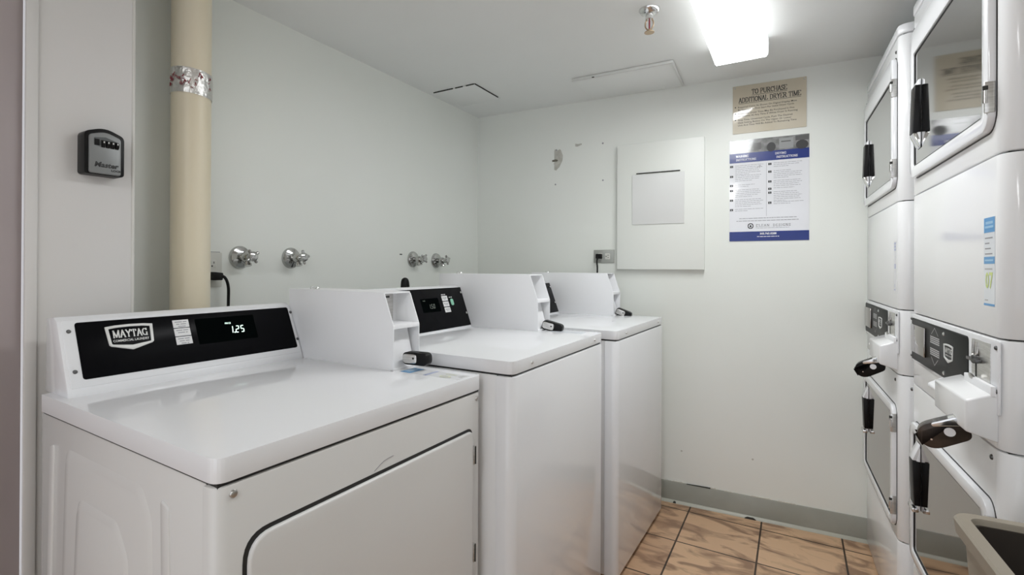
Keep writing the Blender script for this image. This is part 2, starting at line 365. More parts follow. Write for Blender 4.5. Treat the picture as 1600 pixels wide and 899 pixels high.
cb2.data.transform(Matrix(((1, 0, 0, 0), (BK, 1, 0, 0), (0, 0, 1, 0), (0, 0, 0, 1))))
cb3 = MB().prism(roundpoly([(1.445, 0), (1.50, 0), (1.485, .009), (1.46, .009)], .002), 'y', -.0205, -.016).build('toe_crack', darkhole, bb)
cb3.data.transform(Matrix(((1, 0, 0, 0), (BK, 1, 0, 0), (0, 0, 1, 0), (0, 0, 0, 1))))
cb4 = MB().prism(roundpoly([(1.13, 0.002), (1.145, .002), (1.142, .009), (1.133, .009)], .001), 'y', -.0205, -.012).build('toe_crack', darkhole, bb)
cb4.data.transform(Matrix(((1, 0, 0, 0), (BK, 1, 0, 0), (0, 0, 1, 0), (0, 0, 0, 1))))

# ================================================================== MACHINES ALONG THE LEFT WALL
def place(x, y, rdeg, Wd, D):
    """near-front floor corner -> world centre of the base and rotation"""
    q = R(rdeg); n_ = Vector((math.cos(q), math.sin(q), 0)); s_ = Vector((-math.sin(q), math.cos(q), 0))
    return Vector((x, y, 0))+s_*Wd/2-n_*D/2, q
def lockset(root, D, Wd, s, z, tilt=0, d0=.218, parent=None):
    """round key lock in a black rubber jacket sticking out of a coin vault front"""
    L = .078
    Mx = Matrix.Translation((D/2-d0, s-Wd/2, z)) @ Matrix.Rotation(R(tilt), 4, 'Y') @ Matrix.Rotation(R(8), 4, 'Z')
    k = MB().prism(roundpoly([(.0, -.017), (L, -.017), (L, .017), (.0, .017)], .014), 'y', -.0135, .016, .004).build('vault_lock', rubber, parent or root, Mx)
    MB().panel(roundpoly([(.002, -.013), (L*.60, -.013), (L*.60, .013), (.002, .013)], .010), 'y', -.012, -.0165, .003).build('lock_case', steel, k)
    MB().cyl((L*.47, -.0166, .002), (L*.47, -.0172, .002), .003, seg=10).build('rivet', darkhole, k)
    return k
def coin_vault(root, D, Wd, s0, s1, zt, ztop, zk, dr=.66, df=.25, dk=.217, mech=True):
    X = lambda d: D/2-d
    y0, y1 = s0-Wd/2, s1-Wd/2
    prof = [(X(dr), zt), (X(dk), zt), (X(dk), zk), (X(df), ztop-.006), (X(df)-.006, ztop), (X(dr), ztop)]
    m = MB()
    m.prism(prof, 'y', y0, y0+.003, .0008); m.prism(prof, 'y', y1-.003, y1, .0008)
    zs = zk+.004                                    # shelf between the two openings
    m.box((X(dr), y0+.002, ztop-.004), (X(df)-.002, y1-.002, ztop-.0002))
    m.box((X(dk)-.09, y0+.002, zs-.012), (X(dk)-.0003, y1-.002, zs), .001)
    m.box((X(dr), y0+.002, zt), (X(df)-.05, y1-.002, ztop-.002))          # set-back body
    m.prism([(X(df)-.06, zt), (X(dk)-.006, zt), (X(dk)-.035, zs-.012), (X(df)-.06, zs-.012)], 'y', y0+.002, y1-.014)
    m.box((X(dk)-.012, y0, zt), (X(dk)-.0002, y1, zt+.006), .001)
    v = m.build('coin_vault', powder, root)
    pl = MB().box((X(df)-.051, y0+.006, zs+.002), (X(df)-.0485, y1-.022, ztop-.006)).build('coin_slot_plate', steel, v)
    for i, (yy, zz, w) in enumerate(((.02, .068, .04), (.018, .040, .012), (.034, .040, .012), (.018, .028, .012))):
        tx = MB(); quad(tx, yy, zz, yy+w, zz+.006)
        tx.build('slot_print', ink, pl, basis((0, 1, 0), (0, 0, 1), (X(df)-.0480, y0+.01, zs)))
    MB().lathe([(.008, 0), (.008, .003), (.006, .005), (.006, .008), (.004, .009)], (X(dr-.075), y0+.03, ztop-.0005)).build('top_screw', chrome, v)
    MB().lathe([(.006, 0), (.006, .002), (.004, .006)], (X(dr-.075), y0+.048, ztop-.0005)).build('top_screw', chrome, v)
    return v
def front_corner_panel(m, D, Wd, d1, z0, z1, rad=.02, d0=.004):
    X = lambda d: D/2-d
    poly = [(X(d1), -Wd/2)]+[(X(d0)-rad+rad*math.sin(R(t)), -Wd/2+rad-rad*math.cos(R(t))) for t in range(0, 91, 15)]
    poly += [(x, -y) for x, y in poly[::-1]]
    m.prism(poly, 'z', z0, z1, .003, 2, lambda e: abs(e.verts[0].co.z-e.verts[1].co.z) < 1e-6)
def screw(parent, p, ax=(1, 0, 0), r0=.0055, m_=None):
    p = Vector(p)-Vector(ax)*.001
    s_ = MB().lathe([(r0, 0), (r0, .0015), (r0*.8, .0035), (r0*.35, .0045)], p, ax, 14).build('screw', m_ or steel, parent)
    return s_

# ---------------------------------------------------------------- front-loading coin dryer, nearest
Wd, D = .7055, .700
c, q = place(.9368, -2.1686, -1.05, Wd, D)
c = Vector((.9616, -2.1905, 0))+Vector((-math.sin(q), math.cos(q), 0))*.3404-Vector((math.cos(q), math.sin(q), 0))*.33775
DRY = thing('commercial_dryer', 'white front loading coin dryer with long black control console, nearest machine on the left', 'dryer', (c.x, c.y, .0412), q)
DRY.scale = (.965,)*3
X = lambda d: D/2-d
Y = lambda s: s-Wd/2
zb, zl, zt = -.020, .860, .8975
m = MB(); m.prism([(X(.70), -Wd/2+.006), (X(.036), -Wd/2+.006), (X(.036), Wd/2-.006), (X(.70), Wd/2-.006)], 'z', zb, zl-.0065, .0015)
cab = m.build('cabinet', dryer_e, DRY)
for sx in (.05, .64):
    for sy in (.06, Wd-.06): MB().cyl((X(sx), Y(sy), -.0427), (X(sx), Y(sy), zb+.002), .02, .015, 12).build('foot', rubber, DRY)
# pressed shapes in the side panel
ye = -Wd/2+.006
m = MB()
for P_, rd in (([(X(.60), .10), (X(.18), .10), (X(.20), .755), (X(.235), .803), (X(.565), .803)], [.02, .02, .06, .03, .03]),):
    Pr = roundpoly(P_, rd, 6); ctr = Vector((sum(p_[0] for p_ in Pr)/len(Pr), sum(p_[1] for p_ in Pr)/len(Pr)))
    inner = [tuple(Vector(p_)+(ctr-Vector(p_)).normalized()*.016) for p_ in Pr]
    bm = bmesh.new(); k = len(Pr)
    A = [bm.verts.new((p_[0], ye, p_[1])) for p_ in Pr]; B = [bm.verts.new((p_[0], ye-.0045, p_[1])) for p_ in inner]
    for i in range(k): bm.faces.new((A[i], A[(i+1) % k], B[(i+1) % k], B[i]))
    bm.faces.new(B); m._add(bm)
for P_, rd in (([(X(.54), .14), (X(.245), .14), (X(.275), .67), (X(.318), .722), (X(.49), .722)], [.02, .02, .05, .03, .03]),):
    Pr = roundpoly(P_, rd, 6); ctr = Vector((sum(p_[0] for p_ in Pr)/len(Pr), sum(p_[1] for p_ in Pr)/len(Pr)))
    inner = [tuple(Vector(p_)+(ctr-Vector(p_)).normalized()*.014) for p_ in Pr]
    bm = bmesh.new(); k = len(Pr)
    A = [bm.verts.new((p_[0], ye-.0044, p_[1])) for p_ in Pr]; B = [bm.verts.new((p_[0], ye-.0088, p_[1])) for p_ in inner]
    for i in range(k): bm.faces.new((A[i], A[(i+1) % k], B[(i+1) % k], B[i]))
    bm.faces.new(B); m._add(bm)
for da, db, dc, dd in ((.169, .142, .148, .118), (.625, .652, .655, .680)):
    Pr = roundpoly([(X(dc), .10), (X(dd), .10), (X(db), .79), (X(da), .80)], .008, 4)
    ctr = None
    m.panel(Pr, 'y', ye, ye-.003, .003)
m.build('side_embossing', dryer_e, cab, ang=60)
m = MB(); front_corner_panel(m, D, Wd-.001, .034, zb, zl-.0065, .02, .0015)
fp = m.build('front_panel', dryer_e, DRY)
MB().box((X(.69), -Wd/2+.007, zl-.012), (X(.007), Wd/2-.007, zl+.004)).build('lid_gap_core', gap_black, DRY)  # black core put in for the shade of the lid gap
m = MB()
Pt = roundpoly([(X(.686), -Wd/2), (X(0), -Wd/2), (X(0), Wd/2), (X(.686), Wd/2)], [.004, .022, .022, .004], 6)
m.prism(Pt, 'z', zl, zt, .006, 3)
top = m.build('top_panel', enamel, DRY)
# door
m = MB(); m.panel(roundpoly([(Y(.043), .20), (Y(.6615), .20), (Y(.6615), .770), (Y(.043), .770)], [.03, .02, .022, .045], 7), 'x', X(.006), X(.0006), 0)
m.build('door_gap', gap_black, DRY)
m = MB(); m.panel(roundpoly([(Y(.050), .206), (Y(.6600), .206), (Y(.6600), .763), (Y(.050), .763)], [.028, .018, .02, .042], 7), 'x', X(.006), X(-.006), .005, 3)
door = m.build('door', dryer_e, DRY)
m = MB(); m.panel(roundpoly([(Y(.10), .54), (Y(.170), .54), (Y(.172), .643), (Y(.10), .630)], .008), 'x', X(-.004), X(-.012), .004); m.build('door_handle', enamel, door)
for z_ in (.700, .452):
    h_ = MB().box((X(.002), Y(.660), z_-.024), (X(-.007), Y(.6655), z_+.024), .0015).build('hinge', steel, DRY)
    MB().cyl((X(-.007), Y(.6645), z_-.022), (X(-.007), Y(.6645), z_+.022), .0025, seg=10).build('hinge_pin', darkhole, h_)
for s_ in (.028, .682): screw(DRY, (X(.0010), Y(s_), .8395), r0=.0065)
# faint scuff above the door
m = MB(); m.tube([(X(.0014), Y(.318), .774), (X(.0014), Y(.345), .7860), (X(.0014), Y(.372), .7885)], .0007, 5); m.build('scuff', greyink, fp)
# console
s0, s1 = .016, .600
prof = [(X(.714), zt-.001), (X(.588), zt-.001), (X(.592), .912), (X(.655), 1.055), (X(.672), 1.064), (X(.714), 1.060)]
con = MB().prism(prof, 'y', Y(s0), Y(s1), .002).build('console', enamel, DRY)
e = Vector((-(.655-.592), 0, 1.055-.912)); Ls = e.length; e.normalize()
def con_m(d0, z0, off=0, s=0):
    nrm = Vector((0, 1, 0)).cross(e)
    return basis((0, 1, 0), e, Vector((X(d0), Y(s), z0))+nrm*off)
CM = con_m(.592, .912)
def onslab(poly, off0, off1, name, m_, parent, CM_, bev=.001):
    return MB().panel(poly, 'z', off0, off1, bev).build(name, m_, parent, CM_)
onslab(rr(.0225, .004, s1-.004, .158, .003), 0, .0008, 'console_plate', enamel, con, CM)
onslab(rr(.046, .020, .588, .151, .006), 0, .0024, 'control_panel', blackp, con, CM)
panel_p = con.children[-1] if con.children else con
cp = [o for o in bpy.data.objects if o.parent == con and o.name.startswith('control_panel')][0]
def badge(parent, Mx, w=1.0, name='badge'):
    """shield outline with the maker's lettering; local x right, y up, width .1*w"""
    O = [(-.050, .026), (-.030, .0285), (0, .0295), (.030, .0285), (.050, .026), (.0465, -.018), (.043, -.0215), (0, -.034), (-.043, -.0215), (-.0465, -.018)]
    I = [(-.0435, .0205), (-.029, .0225), (0, .0235), (.029, .0225), (.0435, .0205), (.041, -.0155), (.039, -.0175), (0, -.0225), (-.039, -.0175), (-.041, -.0155)]
    O = [(x*w, y*w) for x, y in O]; I = [(x*w, y*w) for x, y in I]
    b_ = MB().ring(O, I, 'z', 0, .0025*w, .0006*w).build(name, badge_m, parent, Mx)
    m_ = MB(); serif_text(m_, 'MAYTAG', .0175*w, 0, -.0015*w, .84, .0, .18, .08)
    add_text(m_, 'COMMERCIAL LAUNDRY', .0080*w, 0, -.0120*w, 'CENTER', .0001*w, .84)
    m_.build('badge_lettering', badge_m, b_, Matrix.Translation((0, 0, .0008*w)), smooth=False)
    return b_
badge(cp, Matrix.Translation((.150, .108, .0024)), 1.0)
for i in range(3):
    y1_ = .1375-i*.0225
    bt = onslab(rr(.247, y1_-.0205, .286, y1_, .001), .0022, .003, 'button_label', key_m, cp, Matrix.Identity(4), 0)
    m = MB()
    for j in range(3 if i != 1 else 2): bars(m, .252+.003*j, .281-.002*j, y1_-.0065-.006*j, .0022, i*5+j)
    m.build('label_print', greyink, bt, Matrix.Translation((0, 0, .0031)), smooth=False)
dw = onslab(rr(.302, .066, .468, .136, .003), .0022, .0028, 'display_window', screen_m, cp, Matrix.Identity(4), 0)
m = MB(); seg7(m, '1.25', .0205, .388, .087); m.build('display_digits', seg_m, dw, Matrix.Translation((0, 0, .0031)), smooth=False)
m = MB(); add_text(m, 'PRICE', .0066, .380, .1145, bold=0); m.build('display_caption', seg_m, dw, Matrix.Translation((0, 0, .0031)), smooth=False)
for s_, t_ in ((.034, .132), (.034, .040), (.5955, .134), (.5955, .046)):
    MB().lathe([(.0045, 0), (.0045, .001), (.003, .0025)], (s_, t_, .0006), seg=12).build('screw', darksteel, con, CM)
cv = coin_vault(DRY, D, Wd, .602, .7095, zt-.001, 1.108, 1.017)
lockset(DRY, D, Wd, .650, .9285, 0)
# faded price sticker on the lid corner
st = MB().box((X(.205), Y(.612), zt-.001), (X(.012), Y(.668), zt+.0004)).build('sticker', mat('sticker_clear', (.78, .79, .80), .2), top)
MB().box((X(.200), Y(.612), zt), (X(.165), Y(.668), zt+.0008)).build('sticker_header', stk_blue, st)
MB().box((X(.193), Y(.620), zt), (X(.173), Y(.660), zt+.0011)).build('sticker_header_text', stk_lb, st)
MB().box((X(.122), Y(.612), zt), (X(.112), Y(.668), zt+.0008)).build('sticker_band', stk_b, st)
m = MB(); add_text(m, '01', .05, 0, 0, 'CENTER', .0006)
m.build('sticker_number', mat('faded_lime', (.74, .77, .58), .3), st, basis((0, 1, 0), (-1, 0, 0), (X(.045), Y(.640), zt+.0009)), smooth=False)
MB().box((X(.030), Y(.640), zt), (X(.018), Y(.660), zt+.0008)).build('sticker_print', dimink, st)

# ---------------------------------------------------------------- two top-loading washers
def washer(x, y, rdeg, Wd, label, price):
    D = .70
    c, q = place(x, y, rdeg, Wd, D)
    T = thing('top_load_washer', label, 'washer', c, q, 'top loading coin washers along the left wall')
    X = lambda d: D/2-d
    Y = lambda s: s-Wd/2
    zb, zl, zt = .022, .9095, .9425
    m = MB(); m.box((X(.69), -Wd/2+.004, zb), (X(.050), Wd/2-.004, zl-.006), .0015); m.build('cabinet', enamel_m, T)
    m = MB(); front_corner_panel(m, D, Wd+.002, .0485, zb, zl-.006, .024, -.001); m.build('front_panel', enamel, T)
    MB().box((X(.68), -Wd/2+.007, zl-.012), (X(.008), Wd/2-.007, zl+.004)).build('lid_gap_core', gap_black, T)  # black core, gives the gap under the lid its shade
    m = MB(); m.prism(roundpoly([(X(.69), -Wd/2), (X(0), -Wd/2), (X(0), Wd/2), (X(.69), Wd/2)], [.004, .024, .024, .004], 6), 'z', zl, zt, .0065, 3)
    m.build('top_panel', enamel, T)
    for s_ in (.105, Wd-.09): screw(T, (X(-.0005), Y(s_), .9255), r0=.0042)
    for sx in (.05, .63):
        for sy in (.06, Wd-.06): MB().cyl((X(sx), Y(sy), 0), (X(sx), Y(sy), zb+.002), .02, .015, 12).build('foot', rubber, T)
    s0, s1 = .014, .5735
    prof = [(X(.64), zt-.001), (X(.497), zt-.001), (X(.500), .948), (X(.555), 1.099), (X(.572), 1.106), (X(.64), 1.104)]
    con = MB().prism(prof, 'y', Y(s0), Y(s1), .002).build('console', enamel, T)
    e = Vector((-.055, 0, .151)); e.normalize()
    nrm = Vector((0, 1, 0)).cross(e); CM = basis((0, 1, 0), e, Vector((X(.500), Y(0), .948)))
    cp = MB().panel(rr(.016, .002, s1-.002, .159, .002), 'z', 0, .0026, .001).build('control_panel', blackp, con, CM)
    for i in range(3):
        y1_ = .1275-i*.0225
        bt = MB().panel(rr(.428-.0, y1_-.0195, .464, y1_, .001), 'z', .0024, .0032, 0).build('button_label', key_m, cp)
        m = MB(); bars(m, .433, .459, y1_-.0095, .003, i+3); bars(m, .438, .454, y1_-.014, .0022, i+30); m.build('label_print', greyink, bt, Matrix.Translation((0, 0, .0033)), smooth=False)
    MB().panel(roundpoly([(.478, .088), (.496, .088), (.496, .114), (.478, .114)], .008), 'z', .0024, .0045, .001).build('start_button', green_m, cp)
    m = MB(); bars(m, .430, .456, .131, .0035, 9); bars(m, .474, .494, .119, .0035, 8); m.build('panel_print', dimink, cp, Matrix.Translation((0, 0, .0028)), smooth=False)
    dw = MB().panel(rr(.300, .070, .405, .122, .003), 'z', .0022, .0028, 0).build('display_window', screen_m, cp)
    m = MB(); add_text(m, 'PRICE', .0055, .312, .112); m.build('display_caption', dim_m, dw, Matrix.Translation((0, 0, .0031)), smooth=False); m = MB(); seg7(m, price, .017, .338, .083); m.build('display_digits', dim_m, dw, Matrix.Translation((0, 0, .0031)), smooth=False)
    m = MB(); badge(cp, Matrix.Translation((.130, .100, .0026)), .9); m.bm.free()
    for t_ in (.137, .052): MB().lathe([(.0045, 0), (.0045, .001), (.003, .0025)], (s1-.010, t_, .0022), seg=12).build('screw', chrome, cp)
    coin_vault(T, D, Wd, s1+.002, Wd-.003, zt-.001, 1.152, 1.055, dr=.66, df=.240, dk=.209)
    lockset(T, D, Wd, .628, .967, 14 if y < -1 else 20, d0=.212)
    return T
W2 = washer(1.0522, -1.4899, -.01, .6871, 'middle white top loading coin washer, right beside the front loading dryer', '1.50')
W3 = washer(1.0883, -.7445, -1.296, .682, 'white top loading coin washer farthest along the left wall, standing in the room corner', '1.50')
# pale instruction sticker on the middle washer's lid
wt = [o for o in W2.children if o.name.startswith('top_panel')][0]
X = lambda d: .35-d
Y = lambda s: s-.6871/2
MB().box((X(.17), Y(.60), .9415), (X(.05), Y(.655), .9431)).build('sticker', mat('faded_sticker', (.70, .74, .78), .2), wt)

# ================================================================== STACKED DRYERS, RIGHT
def stack(nx, ny, rdeg, Wd, label, sticker):
    D = .70; q = R(rdeg)
    sd = Vector((math.sin(q), math.cos(q), 0)); dd = Vector((math.cos(q), -math.sin(q), 0))
    T = thing('stacked_dryer', label, 'dryer', Vector((nx, ny, 0))+sd*Wd/2+dd*D/2, math.pi-q, 'stacked double dryers on the right')
    X = lambda d: D/2-d
    Y = lambda s: Wd/2-s
    rad = .03
    def slab(name, z0, z1, m_=enamel_m, par=T, inset=0, bev=.003):
        m = MB(); poly = [(X(.69), -Wd/2+inset), ]+[(X(inset)-rad+rad*math.sin(R(t)), -Wd/2+inset+rad-rad*math.cos(R(t))) for t in range(0, 91, 15)]
        poly += [(x, -y) for x, y in poly[::-1]]
        m.prism(poly, 'z', z0, z1, bev, 2, lambda e: abs(e.verts[0].co.z-e.verts[1].co.z) < 1e-6); return m.build(name, m_, par)
    g = .003
    core = MB().box((X(.685), -Wd/2+.012, .02), (X(.012), Wd/2-.012, 1.93)).build('seam_gap_core', gap_black, T)  # black core put in for the shade in the panel seams
    toe = slab('lower_toe_panel', .015, .3104-g); low = slab('lower_front_panel', .3104, .8407-g); ctl = slab('control_housing', .8407, 1.0489-g)
    mid = slab('upper_toe_panel', 1.0489, 1.3968-g); upr = slab('upper_front_panel', 1.3968, 1.930-g); tp = slab('top_panel', 1.930, 1.9599, enamel, T, -.002, .004)
    for (z0, z1, wz0, wz1, flip, gl) in ((1.443, 1.868, 1.474, 1.800, False, mirror), (.343, .735, .368, .708, True, mirror_d)):
        sa, sb = .028, .640
        O = rr(Y(sb), z0, Y(sa), z1, .035, 6); wa, wb_ = .060, .605
        I = rr(Y(wb_), wz0, Y(wa), wz1, .010, 6)
        host = low if flip else upr
        MB().panel(rr(Y(sb)-.003, z0-.003, Y(sa)+.003, z1+.003, .037, 6), 'x', X(.004), X(-.0008), 0).build('door_shadow_gap', gap_black, host)
        dr_ = MB().ring(O, I, 'x', X(0.003), X(-.013), .004).build('door_frame', enamel, T)
        MB().panel(rr(Y(wb_)-.002, wz0-.002, Y(wa)+.002, wz1+.002, .011, 6), 'x', X(.003), X(-.0075), 0).build('door_glass', gl, dr_)
        MB().ring(rr(Y(wb_)-.001, wz0-.001, Y(wa)+.001, wz1+.001, .010, 6), rr(Y(wb_)+.003, wz0+.003, Y(wa)-.003, wz1-.003, .008, 6), 'x', X(-.007), X(-.0095)).build('glass_seal', gap_black, dr_)
        zc = (1.532, 1.742) if not flip else (.660, .450)
        zh = [(.710 if flip else 1.505), (.445 if flip else 1.765)]
        for z_ in zh if True else ():
            hz = z_-.03 if flip else z_
            hg = MB().box((X(-.001), Y(.034), hz-.03), (X(-.017), Y(.027), hz+.03), .002).build('hinge', steel, T)
            MB().cyl((X(-.017), Y(.027), hz-.012), (X(-.017), Y(.027), hz+.012), .0045, seg=10).build('hinge_knuckle', chrome, hg)
            MB().box((X(-.012), Y(.0305), hz+.014), (X(-.0195), Y(.0265), hz+.022)).build('hinge_gap', darkhole, hg)
        # handle: white tapered cap, black grip, chrome end
        if not flip: zs = (1.525, 1.558, 1.690, 1.704)
        else: zs = (.682, .645, .522, .510)
        sgn = -1 if flip else 1
        sc = .555; d1 = -.026
        white = MB().prism([(X(-.008), zs[3]+.004*sgn), (X(-.015), zs[3]), (X(-.017), zs[1]), (X(-.008), zs[0])], 'y', Y(sc+.024), Y(sc-.024), .003).build('door_handle', enamel, dr_)
        MB().prism([(X(-.0085), zs[2]), (X(d1+.004), zs[2]), (X(d1), zs[1]), (X(-.0085), zs[1])], 'y', Y(sc+.019), Y(sc-.0255), .002).build('handle_grip', rubber, white)
        MB().prism([(X(-.0085), zs[1]-.001*sgn), (X(d1), zs[1]-.001*sgn), (X(-.0085), zs[0]-.010*sgn)], 'y', Y(sc+.022), Y(sc-.022), .002).build('handle_tip', chrome if not flip else enamel, white)
        if flip: MB().box((X(-.012), Y(sc+.023), zs[3]-.006), (X(d1-.001), Y(sc-.026), zs[3]+.006), .002).build('handle_end', chrome, white)
    # control panel
    cpn = MB().panel(roundpoly([(Y(.665), .913), (Y(.175), .913), (Y(.175), 1.034), (Y(.665), 1.034)], [.004, .004, .012, .012], 5), 'x', X(.001), X(-.0022), .001).build('control_panel', charp, T)
    fr = MB().panel(rr(Y(.674), .905, Y(.012), 1.044, .004), 'x', X(.002), X(-.0008), .0008).build('control_bezel', enamel, T)
    BMx = basis((0, 1, 0), (0, 0, 1), (X(-.0024), Y(0), 0))     # x right = local y
    def Tx(s): return -s
    card = MB().box((X(-.001), Y(.652), .937), (X(-.007), Y(.508), 1.017), .001).build('card_reader_cover', mirror_d, cpn)
    badge(cpn, BMx @ Matrix.Translation((Tx(.308), .979, 0)), .70)
    m = MB()
    for k in range(2):
        for j in range(4):
            quad(m, Tx(.466), .985-k*.031+j*.005, Tx(.384), .988-k*.031+j*.005)
    m.build('panel_text', dimink, cpn, BMx, smooth=False)
    m = MB(); stroke(m, [(Tx(.455), 1.008), (Tx(.425), 1.026), (Tx(.395), 1.008)], .0012); stroke(m, [(Tx(.455), .948), (Tx(.425), .930), (Tx(.395), .948)], .0012); m.build('panel_arrow', dimink, cpn, BMx, smooth=False)
    for s_, z_ in ((.345, 1.020), (.345, .925)): MB().lathe([(.005, 0), (.005, .001), (.003, .003)], (X(-.002), Y(s_), z_), (1, 0, 0), 12).build('screw', chrome, cpn)
    sl = MB().box((X(.001), Y(.154), .937), (X(-.0018), Y(.052), 1.034)).build('coin_slide_plate', steel, T)
    MB().box((X(-.0018), Y(.150), .990), (X(-.012), Y(.094), .996), .001).build('coin_slide_arm', darksteel, sl)
    MB().box((X(-.0018), Y(.132), .954), (X(-.0022), Y(.124), .988)).build('coin_slot', darkhole, sl)
    MB().tube([(X(-.002), Y(.140), 1.030), (X(-.004), Y(.140), 1.003), (X(-.004), Y(.128), .999), (X(-.004), Y(.116), 1.003), (X(-.002), Y(.116), 1.030)], .002, 6).build('coin_guide', steel, sl)
    MB().lathe([(.009, 0), (.009, .008), (.006, .010)], (X(-.002), Y(.118), .9945), (1, 0, 0), 14).build('slide_knob', darksteel, sl)
    MB().lathe([(.016, 0), (.017, .003), (.010, .006)], (X(-.002), Y(.128), .951), (1, 0, -.6), 16).build('slide_cup', steel, sl)
    for s_, z_ in ((.024, 1.030), (.024, .948), (.669, 1.030), (.669, .921)): screw(T, (X(-.0008), Y(s_), z_), r0=.0045, m_=darksteel)
    for s_, z_ in ((.048, .818), (.672, .818), (.045, 1.885), (.645, 1.885)): screw(T, (X(.0), Y(s_), z_), r0=.0055, m_=darksteel)
    # coin drawer housing
    prof = [(X(.002), .946), (X(-.010), .942), (X(-.046), .928), (X(-.046), .868), (X(.002), .852)]
    cb_ = MB().prism(prof, 'y', Y(.225), Y(.020), .004, 3).build('coin_drawer', enamel_m, T)
    MB().box((X(-.002), Y(.170), .936), (X(-.010), Y(.020), .958), .0015).build('drawer_lip', powder, cb_)
    MB().prism([(X(.002), .912), (X(-.004), .912), (X(-.030), .896), (X(-.030), .888), (X(.002), .880)], 'y', Y(.36), Y(.222), .003).build('drawer_shelf', powder, cb_)
    # puck lock in a dark jacket, hanging out of the drawer face
    Mx = Matrix.Translation((X(-.030), Y(.078), .861)) @ Matrix.Rotation(R(28), 4, 'Y') @ Matrix.Rotation(R(-12), 4, 'Z')
    jm = bronze if sticker else rubber
    lk = MB().prism(roundpoly([(-.004, -.020), (.080, -.027), (.080, .027), (-.004, .027)], [.016, .032, .032, .020], 9), 'y', -.012, .012, .005, 3).build('drawer_lock', jm, cb_, Mx)
    MB().prism(roundpoly([(.002, .008), (.046, .020), (.046, .027), (.002, .027)], .004), 'y', -.0135, .0135, .003).build('lock_case', chrome, lk)
    MB().cyl((.026, .0118, .002), (.026, .0126, .002), .009, seg=16).build('lock_eye', enamel, lk)
    MB().cyl((.060, .0118, -.004), (.060, .0126, -.004), .0018, seg=8).build('rivet', chrome, lk)
    # sticker on the toe panel of the upper dryer
    if sticker:
        sk = MB().box((X(.0), Y(.089), 1.107), (X(-.0006), Y(.033), 1.279)).build('sticker', stk_w, mid)
        z = lambda f: 1.279-(1.279-1.107)*f
        Sx = basis((0, 1, 0), (0, 0, 1), (X(-.0008), Y(0), 0))
        def bl(n_, f0, f1, m_, s_a=.0885, s_b=.0335, o=0):
            mm = MB(); quad(mm, -s_a, z(f1), -s_b, z(f0), o); return mm.build(n_, m_, sk, Sx, smooth=False)
        bl('sticker_header', .0, .17, stk_blue); bl('sticker_header_text', .045, .075, stk_lb, .080, .042, .0002); bl('sticker_header_text', .095, .12, stk_lb, .083, .040, .0002)
        bl('sticker_band', .445, .525, stk_blue); bl('sticker_band_text', .475, .495, stk_lb, .083, .040, .0002); bl('sticker_foot', .975, 1, stk_blue)
        for f0, w_ in ((.225, .044), (.285, .060), (.345, .053), (.405, .045)): bl('sticker_line', f0, f0+.014, greyink, .083, w_)
        bl('sticker_line', .575, .592, dimink, .084, .045); bl('sticker_line', .93, .945, dimink, .084, .066)
        mm = MB(); add_text(mm, '07', .044, 0, 0, 'CENTER', .0008, .86); mm.build('sticker_number', stk_g, sk, Sx @ Matrix.Translation((-.0615, z(.80), .0002)), smooth=False)
    else:
        sk = MB().box((X(.0), Y(.078), 1.100), (X(-.0004), Y(.040), 1.270)).build('sticker', mat('faded_sticker_film', (.77, .77, .80), .3), mid)
        Sx = basis((0, 1, 0), (0, 0, 1), (X(-.0006), Y(0), 0))
        mm = MB()
        for z0, z1 in ((1.238, 1.268), (1.180, 1.196)):
            for j in range(3): quad(mm, -.074, z0+(z1-z0)*j/3, -.044, z0+(z1-z0)*(j+.72)/3)
        quad(mm, -.074, 1.108, -.052, 1.112); quad(mm, -.066, 1.118, -.060, 1.128)
        mm.build('sticker_print', stk_b, sk, Sx, smooth=False)
    return T
SN = stack(1.9716, -1.3069, -2.04, .6788, 'nearer white stacked double dryer, bearing the blue and lime 07 sticker', True)
SF = stack(1.9300, -.5394, -1.59, .664, 'farther white stacked double dryer, standing against the back wall', False)

# ================================================================== THINGS ON THE WALLS
# soil pipe
px, py, pr = .080, -1.757, .054
pipe = tag(MB().lathe([(pr, .001), (pr, H-.001)], (px, py, 0), seg=48).build('drain_pipe', pvc), 'tall cream vertical pipe with foil tape bands in the left corner recess', 'pipe')
bpy.data.objects['drain_pipe'].location = (0, 0, 0)
def band(z0, z1, tilt):
    bm = bmesh.new(); rings = []
    for k in range(7):
        zz = z0+(z1-z0)*k/6; rings.append([])
        for i in range(96):
            t = 2*math.pi*i/96; rad = pr+.0012+(.0022*random.random() if 0 < k < 6 else .0004)
            rings[-1].append(bm.verts.new((px+rad*math.cos(t), py+rad*math.sin(t), zz+tilt*math.sin(t+.5))))
    for k in range(6):
        for i in range(96): bm.faces.new((rings[k][i], rings[k][(i+1) % 96], rings[k+1][(i+1) % 96], rings[k+1][i]))
    m = MB(); m._add(bm); o = m.build('foil_tape', foil, pipe, ang=25); return o
fb = band(1.690, 1.765, -.004); band(2.013, 2.060, 0)
m = MB(); rnd = random.Random(5)
for i in range(26):
    t = rnd.uniform(R(-100), R(30)); z = 1.728+rnd.uniform(-.018, .016)+(.004 if i % 3 else -.01)
    wv = [(px+(pr+.0042)*math.cos(t+k*.035), py+(pr+.0042)*math.sin(t+k*.035), z+rnd.uniform(-.007, .007)) for k in range(4)]
    m.tube(wv, .0009, 4, 2)
m.build('tape_print', redink, fb)
